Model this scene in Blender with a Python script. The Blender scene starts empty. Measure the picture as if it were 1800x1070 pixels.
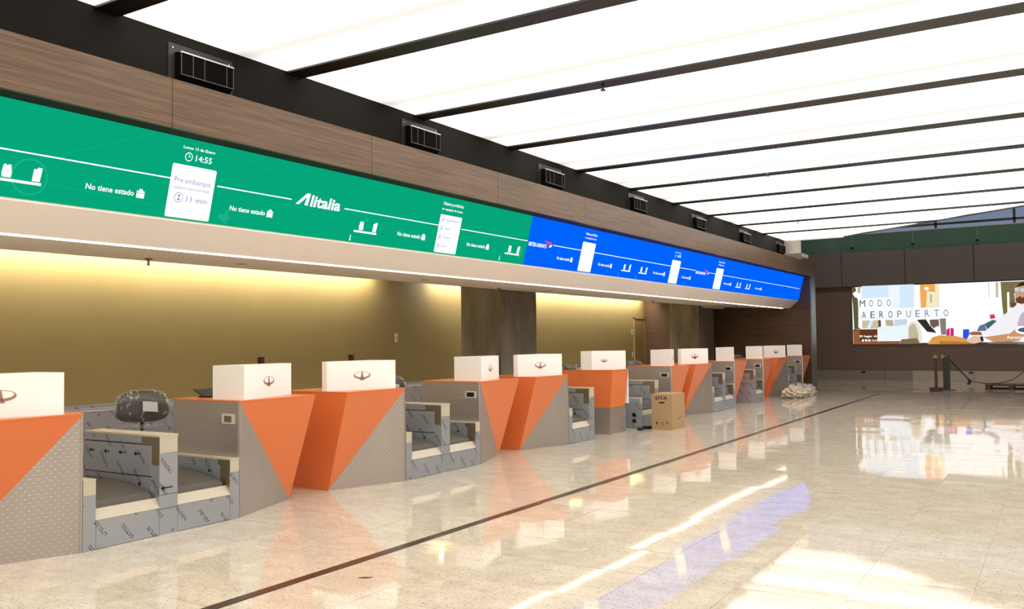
import bpy, bmesh, math, random
from mathutils import Vector, Matrix
random.seed(7)
S = bpy.context.scene
COL = S.collection
# ------------------------------------------------------------------ camera
F_PX, YAW, PITCH, ROLL = 1553.74, 0.556145, 0.0426903, -0.0130966
cam_d = bpy.data.cameras.new('camera'); cam = bpy.data.objects.new('camera', cam_d); COL.objects.link(cam)
cam_d.sensor_width = 36; cam_d.lens = F_PX / 1800 * 36; cam_d.clip_end = 300
_fw = Vector((-math.sin(YAW)*math.cos(PITCH), math.cos(YAW)*math.cos(PITCH), math.sin(PITCH)))
_r0 = Vector((math.cos(YAW), math.sin(YAW), 0)); _u0 = _r0.cross(_fw)
_r = _r0*math.cos(ROLL) + _u0*math.sin(ROLL); _u = -_r0*math.sin(ROLL) + _u0*math.cos(ROLL)
cam.matrix_world = Matrix(((_r.x, _u.x, -_fw.x, 0), (_r.y, _u.y, -_fw.y, 0), (_r.z, _u.z, -_fw.z, 1.62), (0, 0, 0, 1)))
S.camera = cam
# ------------------------------------------------------------------ world, exposure
w = bpy.data.worlds.new('world'); S.world = w; w.use_nodes = True
w.node_tree.nodes['Background'].inputs[0].default_value = (.55, .56, .6, 1)
w.node_tree.nodes['Background'].inputs[1].default_value = .05
S.view_settings.view_transform = 'Standard'; S.view_settings.look = 'None'
S.view_settings.gamma = 1; S.view_settings.use_curve_mapping = False
S.view_settings.exposure = 0.0
CEIL_L, STRIP_L, WASH_L = 3.1, 9.0, 75.0        # luminous ceiling, linear strip, wall-wash strips

# ------------------------------------------------------------------ materials
def lin(c):
    return tuple(((v/255)/12.92 if v/255 <= .04045 else ((v/255+.055)/1.055)**2.4) for v in c)
class NT:
    def __init__(s, name):
        s.m = bpy.data.materials.new(name); s.m.use_nodes = True; s.t = s.m.node_tree
        s.b = s.t.nodes['Principled BSDF']; s.out = s.t.nodes['Material Output']
    def n(s, typ, **k):
        x = s.t.nodes.new('ShaderNode'+typ)
        for a, v in k.items(): setattr(x, a, v)
        return x
    def l(s, a, b): s.t.links.new(a, b)
    def val(s, x, v):
        if isinstance(v, (int, float)): x.default_value = v
        else: s.l(v, x)
    def math(s, op, a, b=0.0, c=0.0):
        x = s.n('Math', operation=op); s.val(x.inputs[0], a); s.val(x.inputs[1], b); s.val(x.inputs[2], c); return x.outputs[0]
    def mix(s, f, a, b):
        x = s.n('Mix', data_type='RGBA'); s.val(x.inputs[0], f)
        for i, v in ((6, a), (7, b)):
            if isinstance(v, tuple): x.inputs[i].default_value = (*v, 1)
            else: s.l(v, x.inputs[i])
        return x.outputs[2]
    def coord(s, kind='Object', scale=(1, 1, 1)):
        tc = s.n('TexCoord'); mp = s.n('Mapping'); mp.inputs['Scale'].default_value = scale
        s.l(tc.outputs[kind], mp.inputs[0]); return mp.outputs[0]
    def noise(s, vec, scale, detail=3, rough=.55, dist=0.0):
        x = s.n('TexNoise'); s.l(vec, x.inputs['Vector']); x.inputs['Scale'].default_value = scale
        x.inputs['Detail'].default_value = detail; x.inputs['Roughness'].default_value = rough; x.inputs['Distortion'].default_value = dist
        return x.outputs['Fac']
    def ramp(s, f, a, b):                       # smooth 0..1 between a and b
        x = s.n('MapRange', interpolation_type='SMOOTHSTEP'); s.val(x.inputs[0], f)
        x.inputs[1].default_value = a; x.inputs[2].default_value = b; return x.outputs[0]
    def bump(s, h, strength=.2, dist=.01):
        x = s.n('Bump'); x.inputs['Strength'].default_value = strength; x.inputs['Distance'].default_value = dist
        s.l(h, x.inputs['Height']); s.l(x.outputs[0], s.b.inputs['Normal'])
    def col(s, c):
        if isinstance(c, tuple): s.b.inputs['Base Color'].default_value = (*c, 1)
        else: s.l(c, s.b.inputs['Base Color'])
    def rm(s, r, m=0.0):
        s.val(s.b.inputs['Roughness'], r); s.b.inputs['Metallic'].default_value = m
def plain(name, rgb, rough=.5, metal=0.0, var=.06, scale=6):
    t = NT(name); c = lin(rgb); d = tuple(v*(1-var*2) for v in c)
    t.col(t.mix(t.noise(t.coord(), scale), c, d)); t.rm(rough, metal); return t.m
def glow(name, rgb, strength=1.0, lincol=None):
    t = NT(name); e = t.n('Emission'); c = lincol or lin(rgb)
    e.inputs[0].default_value = (*c, 1); e.inputs[1].default_value = strength
    t.l(e.outputs[0], t.out.inputs[0]); return t.m
M = {}
M['orange'] = plain('orange_laminate', (224, 120, 66), .28, 0, .03, 3)
M['white'] = plain('white_acrylic', (250, 247, 243), .35, 0, .01)
M['white_paint'] = plain('white_plaster', (243, 238, 233), .6, 0, .02)
M['black'] = plain('black_plastic', (22, 20, 20), .35)
M['black_paint'] = plain('black_paint', (9, 7, 6), .8)
M['fascia'] = plain('charcoal_paint', (27, 24, 20), .8, 0, .08, 3)
for _k, _v in (('fascia', .15),): M[_k].node_tree.nodes['Principled BSDF'].inputs['Specular IOR Level'].default_value = _v
M['bar'] = plain('dark_bronze_bar', (12, 9, 7), .4, 0)
M['dark_red'] = plain('dark_red_plastic', (70, 14, 16), .25)
M['emblem'] = plain('taupe_vinyl', (158, 124, 110), .4, 0, .02)
M['emblem_dark'] = plain('brown_vinyl', (84, 58, 46), .4, 0, .02)
M['rubber'] = plain('belt_rubber', (92, 86, 78), .62, 0, .08, 20)
M['cream'] = plain('cream_film_strip', (196, 186, 166), .4, 0, .06, 9)
M['bare'] = plain('bare_steel', (150, 136, 112), .32, .7, .06, 5)
M['tape'] = plain('masking_tape', (205, 200, 186), .5, 0, .05, 30)
M['ink'] = plain('blue_black_ink', (26, 30, 62), .5)
M['cardboard'] = plain('cardboard', (176, 144, 106), .75, 0, .05, 14)
M['carton_ink'] = plain('carton_ink', (50, 26, 20), .6)
M['floorline'] = plain('bronze_floor_strip', (58, 46, 36), .22, .3, .1, 8)
M['alu'] = plain('aluminium_cladding', (124, 128, 132), .35, .6, .04, 2)
M['far_brown'] = plain('taupe_cladding', (124, 104, 94), .5, 0, .04, 1.2)
M['far_grey'] = plain('grey_cladding', (112, 106, 104), .5, 0, .03, 1.5)
M['base_grey'] = plain('grey_skirting', (150, 143, 136), .45, 0, .1, 1.1)
M['base_light'] = plain('pale_skirting', (196, 184, 172), .45, 0, .07, 1.3)
M['rail'] = plain('pale_metal_rail', (215, 215, 215), .3, .3)
M['brass'] = plain('brass_fitting', (176, 140, 84), .35, .8)
M['yellow'] = plain('yellow_plastic', (196, 150, 40), .45)
M['maroon'] = plain('maroon_metal', (74, 18, 18), .4)
M['darkgreen'] = plain('dark_green_metal', (46, 54, 48), .45)
M['pallet'] = plain('dark_pallet_wood', (104, 74, 56), .8, 0, .15, 8)
M['grey_board'] = plain('grey_board', (110, 104, 98), .7)
M['olive_door'] = plain('olive_door', (138, 118, 76), .55, 0, .03, 2)
M['plate'] = plain('wall_plate', (206, 200, 186), .4)
M['paper'] = plain('paper_label', (225, 222, 218), .6, 0, .2, 60)
M['sprink'] = plain('sprinkler_metal', (120, 92, 70), .35, .8)
M['greyplastic'] = plain('grey_plastic', (150, 150, 150), .4)
M['far_wall_paint'] = plain('beige_hall_paint', (150, 140, 128), .6, 0, .03, 1)
M['roof'] = plain('grey_roof', (120, 122, 126), .7, 0, .03, 1)
M['leaf'] = plain('dry_leaf', (112, 84, 52), .7)
M['chair'] = plain('black_chair_shell', (30, 27, 26), .4)
M['vent'] = plain('vent_metal', (5, 5, 5), .9, 0); M['vent'].node_tree.nodes['Principled BSDF'].inputs['Specular IOR Level'].default_value = .1
M['vent_edge'] = plain('vent_edge_metal', (96, 90, 84), .4, .5)
M['vent_plate'] = plain('vent_plate', (44, 42, 38), .5, .2)

def wood(name, a, b):
    t = NT(name); v = t.coord('Object', (.55, .55, 22))
    n1 = t.noise(v, 1.6, 6, .65, .8); v2 = t.coord('Object', (1.4, 1.4, 120)); n2 = t.noise(v2, 1.5, 3)
    f = t.math('ADD', t.math('MULTIPLY', t.ramp(n1, .32, .68), .7), t.math('MULTIPLY', t.ramp(n2, .3, .7), .3))
    t.col(t.mix(f, lin(a), lin(b))); t.rm(.42); t.bump(n2, .08, .004); return t.m
M['wood'] = wood('walnut_veneer', (72, 51, 33), (116, 89, 62))
M['wood_dark'] = wood('dark_walnut_veneer', (58, 38, 26), (98, 70, 48))

t = NT('olive_wall_paint'); v = t.coord()                      # wall covering with a faint weave
t.col(t.mix(t.noise(v, 1.3, 4), lin((142, 126, 82)), lin((130, 114, 74)))); t.rm(.6)
t.bump(t.noise(v, 70, 2), .25, .004); M['olive'] = t.m
t = NT('bare_concrete'); v = t.coord('Object', (1, 1, .25)); n = t.noise(v, 2.6, 6, .65)
t.col(t.mix(t.ramp(n, .3, .75), lin((104, 97, 84)), lin((140, 132, 120)))); t.rm(.75)
t.bump(t.noise(t.coord(), 25, 4), .2, .006); M['concrete'] = t.m

# polished granite tiles
t = NT('polished_granite'); g = t.n('NewGeometry'); P = g.outputs['Position']
mp = t.n('Mapping'); mp.inputs['Scale'].default_value = (1, 1.7, 1); t.l(P, mp.inputs[0]); sv = mp.outputs[0]
sn = t.n('VectorMath', operation='SNAP'); ad = t.n('VectorMath', operation='ADD'); ad.inputs[1].default_value = (.533, .266, 0)
t.l(P, ad.inputs[0]); t.l(ad.outputs[0], sn.inputs[0]); sn.inputs[1].default_value = (.6667, .6667, 50)
wn = t.n('TexWhiteNoise', noise_dimensions='3D'); t.l(sn.outputs[0], wn.inputs[0])
of = t.n('VectorMath', operation='MULTIPLY_ADD'); t.l(wn.outputs['Color'], of.inputs[0]); of.inputs[1].default_value = (9, 9, 9); t.l(sv, of.inputs[2])
tv = of.outputs[0]
big = t.noise(tv, 3.0, 6, .65, .3); mid = t.noise(tv, 20, 6, .75, .2); fine = t.noise(tv, 42, 5, .8)
c = t.mix(t.ramp(big, .25, .75), lin((196, 184, 164)), lin((218, 208, 190)))
c = t.mix(t.math('MULTIPLY', t.ramp(mid, .5, .7), .5), c, lin((168, 154, 132)))
c = t.mix(t.math('MULTIPLY', t.ramp(fine, .55, .63), .85), c, lin((112, 100, 84)))
c = t.mix(t.math('MULTIPLY', t.ramp(wn.outputs['Value'], .0, 1.0), .18), c, lin((186, 172, 150)))
t.col(c); t.rm(.045); t.b.inputs['IOR'].default_value = 1.47
M['granite'] = t.m
M['grout'] = plain('tile_joint', (232, 220, 198), .6)

def uvn(t):   # face coordinates of an axis-aligned box: u runs along the face, v is up
    tc = t.n('TexCoord'); sp = t.n('SeparateXYZ'); t.l(tc.outputs['Object'], sp.inputs[0])
    sn = t.n('SeparateXYZ'); g = t.n('NewGeometry')
    vt = t.n('VectorTransform', vector_type='NORMAL', convert_from='WORLD', convert_to='OBJECT'); t.l(g.outputs['True Normal'], vt.inputs[0]); t.l(vt.outputs[0], sn.inputs[0])
    ax = t.math('ABSOLUTE', sn.outputs[0]); ay = t.math('ABSOLUTE', sn.outputs[1]); f = t.math('GREATER_THAN', ax, ay)
    u = t.math('ADD', t.math('MULTIPLY', sp.outputs[1], f), t.math('MULTIPLY', sp.outputs[0], t.math('SUBTRACT', 1.0, f)))
    az = t.math('GREATER_THAN', t.math('ABSOLUTE', sn.outputs[2]), .7)
    return u, sp.outputs[2], az
# embossed steel: staggered rows of small raised lozenges
t = NT('embossed_steel'); u, v, az = uvn(t)
r = t.math('DIVIDE', v, .030); row = t.math('FLOOR', r); fy = t.math('SUBTRACT', t.math('SUBTRACT', r, row), .5)
q = t.math('ADD', t.math('DIVIDE', u, .056), t.math('MULTIPLY', t.math('MODULO', row, 2.0), .5)); fx = t.math('SUBTRACT', t.math('SUBTRACT', q, t.math('FLOOR', q)), .5)
d = t.math('SQRT', t.math('ADD', t.math('POWER', t.math('MULTIPLY', fx, 1.0), 2.0), t.math('POWER', t.math('MULTIPLY', fy, 1.1), 2.0)))
dot = t.ramp(d, .2, .1)
br = t.noise(t.coord('Object', (1, 1, 60)), 3, 3); cl = t.noise(t.coord(), 2.2, 3)
c = t.mix(cl, lin((178, 171, 165)), lin((200, 192, 186))); c = t.mix(t.math('MULTIPLY', dot, .6), c, lin((232, 226, 218)))
t.col(c); t.rm(t.math('ADD', .30, t.math('MULTIPLY', br, .1)), .8); t.bump(dot, .2, .003); M['steel'] = t.m
# protective film with slanted print
def film(name, a, b, metal):
    t = NT(name); u, v, az = uvn(t)
    al = t.math('SUBTRACT', t.math('MULTIPLY', u, .62), t.math('MULTIPLY', v, .785)); ac = t.math('ADD', t.math('MULTIPLY', u, .785), t.math('MULTIPLY', v, .62))
    k = t.math('DIVIDE', ac, .150); ki = t.math('FLOOR', k); fr = t.math('SUBTRACT', k, ki)
    l1 = t.math('LESS_THAN', t.math('ABSOLUTE', t.math('SUBTRACT', fr, .40)), .035); l2 = t.math('LESS_THAN', t.math('ABSOLUTE', t.math('SUBTRACT', fr, .52)), .03)
    p = t.math('ADD', t.math('DIVIDE', al, .32), t.math('MULTIPLY', ki, .37)); pf = t.math('SUBTRACT', p, t.math('FLOOR', p))
    on = t.math('LESS_THAN', pf, .52)
    ch = t.n('TexWhiteNoise', noise_dimensions='2D'); cb = t.n('CombineXYZ'); t.l(t.math('FLOOR', t.math('DIVIDE', al, .0075)), cb.inputs[0]); t.l(t.math('FLOOR', t.math('DIVIDE', ac, .009)), cb.inputs[1]); t.l(cb.outputs[0], ch.inputs[0])
    tx = t.math('MULTIPLY', t.math('MULTIPLY', t.math('MAXIMUM', l1, l2), on), t.math('GREATER_THAN', ch.outputs['Value'], .3))
    tx = t.math('MULTIPLY', tx, t.math('SUBTRACT', 1.0, az))
    c = t.mix(t.noise(t.coord(), 3, 4, .6), lin(a), lin(b))
    t.col(t.mix(t.math('MULTIPLY', tx, .8), c, lin((44, 48, 72)))); t.rm(.32, metal)
    t.bump(t.noise(t.coord(), 14, 3), .06, .01); return t.m
M['film'] = film('blue_grey_film', (158, 163, 172), (178, 181, 186), .5)
# clear plastic wrap
def wrap(name, rgb, fac):
    t = NT(name); tr = t.n('BsdfTransparent'); mx = t.n('MixShader')
    t.col(t.mix(t.noise(t.coord(), 12, 4), lin(rgb), lin(tuple(min(255, x+30) for x in rgb)))); t.rm(.16)
    f = t.math('ADD', .10, t.math('MULTIPLY', t.ramp(t.noise(t.coord('Object', (1.6, 1.6, .45)), 11, 2, .5, 2.0), .56, .70), fac))
    t.l(f, mx.inputs[0]); t.l(tr.outputs[0], mx.inputs[1]); t.l(t.b.outputs[0], mx.inputs[2]); t.l(mx.outputs[0], t.out.inputs[0])
    t.bump(t.noise(t.coord(), 18, 4, .6, 1.0), .35, .015); return t.m
M['wrap'] = wrap('clear_plastic_wrap', (196, 190, 180), .5)
M['bag'] = plain('crumpled_plastic_bag', (214, 202, 178), .3, 0, .12, 9)
t = NT('clear_bag'); t.col(lin((205, 200, 190))); t.rm(.2); t.b.inputs['Alpha'].default_value = .55; M['bag2'] = t.m
# dark green glass balustrade
t = NT('green_glass'); t.col(t.mix(t.noise(t.coord(), .8, 3), lin((84, 118, 106)), lin((98, 132, 120)))); t.rm(.12); M['green_glass'] = t.m
# luminous stretch ceiling: emission dims in a soft band across each bay and at its edges
t = NT('luminous_membrane'); tc = t.n('TexCoord'); sp = t.n('SeparateXYZ'); t.l(tc.outputs['Generated'], sp.inputs[0])
yy = sp.outputs[1]
e = t.n('Emission'); dy = t.math('DIVIDE', t.math('SUBTRACT', yy, .70), .17); f = t.math('SUBTRACT', 1.0, t.math('MULTIPLY', t.math('POWER', 2.718, t.math('MULTIPLY', t.math('MULTIPLY', dy, dy), -1.0)), .68))
edge = t.math('MULTIPLY', t.ramp(yy, -.05, .10), t.ramp(yy, 1.05, .90))
edge = t.math('MULTIPLY', edge, t.ramp(sp.outputs[0], -.004, .02)); f = t.math('MULTIPLY', f, t.math('ADD', .72, t.math('MULTIPLY', edge, .28)))
e.inputs[0].default_value = (1, .945, .87, 1); t.l(t.math('MULTIPLY', f, CEIL_L), e.inputs[1]); t.l(e.outputs[0], t.out.inputs[0]); M['membrane'] = t.m
M['strip'] = glow('linear_led', (255, 240, 215), STRIP_L)
M['wash'] = glow('wash_led', (255, 244, 222), WASH_L)
def led(name, rgb, s=1.0):
    return glow(name, rgb, s)
M['led_green'] = led('led_green', (4, 166, 122)); M['led_blue'] = led('led_blue', (0, 100, 255)); M['led_white'] = led('led_white', (255, 255, 255), 1.15)
M['led_faint'] = led('led_faint_green', (26, 178, 140)); M['led_lilac'] = led('led_lilac', (128, 128, 205)); M['led_pale'] = led('led_pale_lilac', (205, 205, 232))
M['led_red'] = led('led_red', (255, 70, 110)); M['led_cyan'] = led('led_cyan', (60, 190, 255))
M['skypane'] = glow('dusk_glazing', (132, 148, 172), .75)
M['skypane2'] = glow('dim_glazing', (84, 84, 92), .75)

# ------------------------------------------------------------------ geometry helpers
def link(name, me, m, parent=None, loc=None):
    o = bpy.data.objects.new(name, me); COL.objects.link(o)
    if m is not None and not me.materials: me.materials.append(M[m] if isinstance(m, str) else m)
    if parent is not None: o.parent = parent
    if loc is not None: o.location = loc
    return o
def bm_mesh(bm, name):
    bmesh.ops.recalc_face_normals(bm, faces=bm.faces[:]); me = bpy.data.meshes.new(name); bm.to_mesh(me); bm.free(); return me
def bm_box(bm, x0, x1, y0, y1, z0, z1):
    vs = [bm.verts.new(p) for p in ((x0,y0,z0),(x1,y0,z0),(x1,y1,z0),(x0,y1,z0),(x0,y0,z1),(x1,y0,z1),(x1,y1,z1),(x0,y1,z1))]
    for f in ((0,3,2,1),(4,5,6,7),(0,1,5,4),(1,2,6,5),(2,3,7,6),(3,0,4,7)): bm.faces.new([vs[i] for i in f])
    return vs
def box(name, b, m, parent=None, bevel=0.0, loc=None):
    bm = bmesh.new(); bm_box(bm, *b)
    if bevel: bmesh.ops.bevel(bm, geom=bm.edges[:], offset=bevel, segments=2, affect='EDGES', profile=.6)
    return link(name, bm_mesh(bm, name), m, parent, loc)
def boxes(name, bs, m, parent=None, loc=None):
    bm = bmesh.new()
    for b in bs: bm_box(bm, *b)
    return link(name, bm_mesh(bm, name), m, parent, loc)
def bm_prism(bm, pts, off):            # polygon (3D, planar) extruded by vector off
    a = [bm.verts.new(p) for p in pts]; b = [bm.verts.new(Vector(p)+Vector(off)) for p in pts]
    bm.faces.new(a); bm.faces.new(b[::-1])
    for i in range(len(pts)): bm.faces.new((a[i], b[i], b[(i+1) % len(pts)], a[(i+1) % len(pts)]))
def prism(name, pts, off, m, parent=None, loc=None):
    bm = bmesh.new(); bm_prism(bm, pts, off); return link(name, bm_mesh(bm, name), m, parent, loc)
def panel(name, pts, th, inward, m, parent=None):   # thin plate, thickened towards the point `inward`
    p = [Vector(q) for q in pts]; n = (p[1]-p[0]).cross(p[2]-p[0]).normalized(); c = sum(p, Vector())/len(p)
    if n.dot(Vector(inward)-c) < 0: n = -n
    return prism(name, p, n*th, m, parent)
def bm_tube(bm, path, r, n=8, caps=True):
    path = [Vector(p) for p in path]; rings = []; rr = r if isinstance(r, (list, tuple)) else [r]*len(path)
    for i, p in enumerate(path):
        d = (path[min(i+1, len(path)-1)]-path[max(i-1, 0)]).normalized()
        a = d.cross(Vector((0, 0, 1)) if abs(d.z) < .95 else Vector((1, 0, 0))).normalized(); b = d.cross(a)
        rings.append([bm.verts.new(p+(a*math.cos(2*math.pi*k/n)+b*math.sin(2*math.pi*k/n))*rr[i]) for k in range(n)])
    for i in range(len(rings)-1):
        for k in range(n): bm.faces.new((rings[i][k], rings[i][(k+1) % n], rings[i+1][(k+1) % n], rings[i+1][k]))
    if caps: bm.faces.new(rings[0][::-1]); bm.faces.new(rings[-1])
def tube(name, path, r, m, parent=None, n=8, smooth=True):
    bm = bmesh.new(); bm_tube(bm, path, r, n); me = bm_mesh(bm, name)
    if smooth:
        for p in me.polygons: p.use_smooth = len(p.vertices) == 4
    return link(name, me, m, parent)
def empty(name, loc=(0, 0, 0), rz=0.0):
    o = bpy.data.objects.new(name, None); COL.objects.link(o); o.location = loc; o.rotation_euler.z = rz; o.empty_display_size = .1; return o
def tag(o, label=None, cat=None, group=None, kind=None):
    for k, v in (('label', label), ('category', cat), ('group', group), ('kind', kind)):
        if v: o[k] = v
    return o
def copy_tree(o, parent=None):
    c = o.copy(); COL.objects.link(c)
    if parent is not None: c.parent = parent
    for ch in list(o.children): copy_tree(ch, c)
    return c
def struct(o): o['kind'] = 'structure'; return o
_tc = {}
def text_mesh(body, bold=0.0):
    k = (body, bold)
    if k in _tc: return _tc[k]
    cu = bpy.data.curves.new('t', 'FONT'); cu.body = body; cu.size = 1; cu.offset = bold; cu.resolution_u = 2; cu.align_x = 'CENTER'; cu.align_y = 'BOTTOM_BASELINE'
    ob = bpy.data.objects.new('t', cu); COL.objects.link(ob); bpy.context.view_layer.update()
    me = bpy.data.meshes.new_from_object(ob.evaluated_get(bpy.context.evaluated_depsgraph_get()))
    vs = [tuple(v.co) for v in me.vertices]; fs = [tuple(p.vertices) for p in me.polygons]
    bpy.data.objects.remove(ob); bpy.data.curves.remove(cu); bpy.data.meshes.remove(me)
    xs = [v[0] for v in vs]; x0, x1 = min(xs), max(xs)
    _tc[k] = ([(v[0]-(x0+x1)/2, v[1]) for v in vs], fs, x1-x0); return _tc[k]
class Frame:
    """flat print on a plane: origin O, unit axes u (right) and v (up)"""
    def __init__(s, O, u, v): s.O, s.u, s.v = Vector(O), Vector(u).normalized(), Vector(v).normalized(); s.n = s.u.cross(s.v)
    def p(s, x, y, d=0.0): return s.O + s.u*x + s.v*y + s.n*d
    def polys(s, name, polys, m, parent, d=.002):
        vs, fs = [], []
        for pl in polys:
            fs.append(tuple(range(len(vs), len(vs)+len(pl)))); vs += [s.p(x, y, d) for x, y in pl]
        me = bpy.data.meshes.new(name); me.from_pydata(vs, [], fs); me.update(); return link(name, me, m, parent)
    def text(s, name, body, cx, y, h, m, parent, w=None, d=.003, bold=.012, shear=0.0):
        vs, fs, tw = text_mesh(body, bold); sx = (w/tw) if w else h/.72; sy = h/.72
        me = bpy.data.meshes.new(name); me.from_pydata([s.p(cx+a*sx+b*sy*shear, y+b*sy, d) for a, b in vs], [], fs); me.update(); return link(name, me, m, parent)
def rect(x0, x1, y0, y1): return [(x0, y0), (x1, y0), (x1, y1), (x0, y1)]
def ell(cx, cy, a, b, n=20): return [(cx+a*math.cos(2*math.pi*i/n), cy+b*math.sin(2*math.pi*i/n)) for i in range(n)]
def clip(poly, a, b, c):               # keep a*x+b*y <= c
    out = []
    for i in range(len(poly)):
        p, q = poly[i], poly[(i+1) % len(poly)]; fp, fq = a*p[0]+b*p[1]-c, a*q[0]+b*q[1]-c
        if fp <= 0: out.append(p)
        if fp*fq < 0: k = fp/(fp-fq); out.append((p[0]+(q[0]-p[0])*k, p[1]+(q[1]-p[1])*k))
    return out
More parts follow.
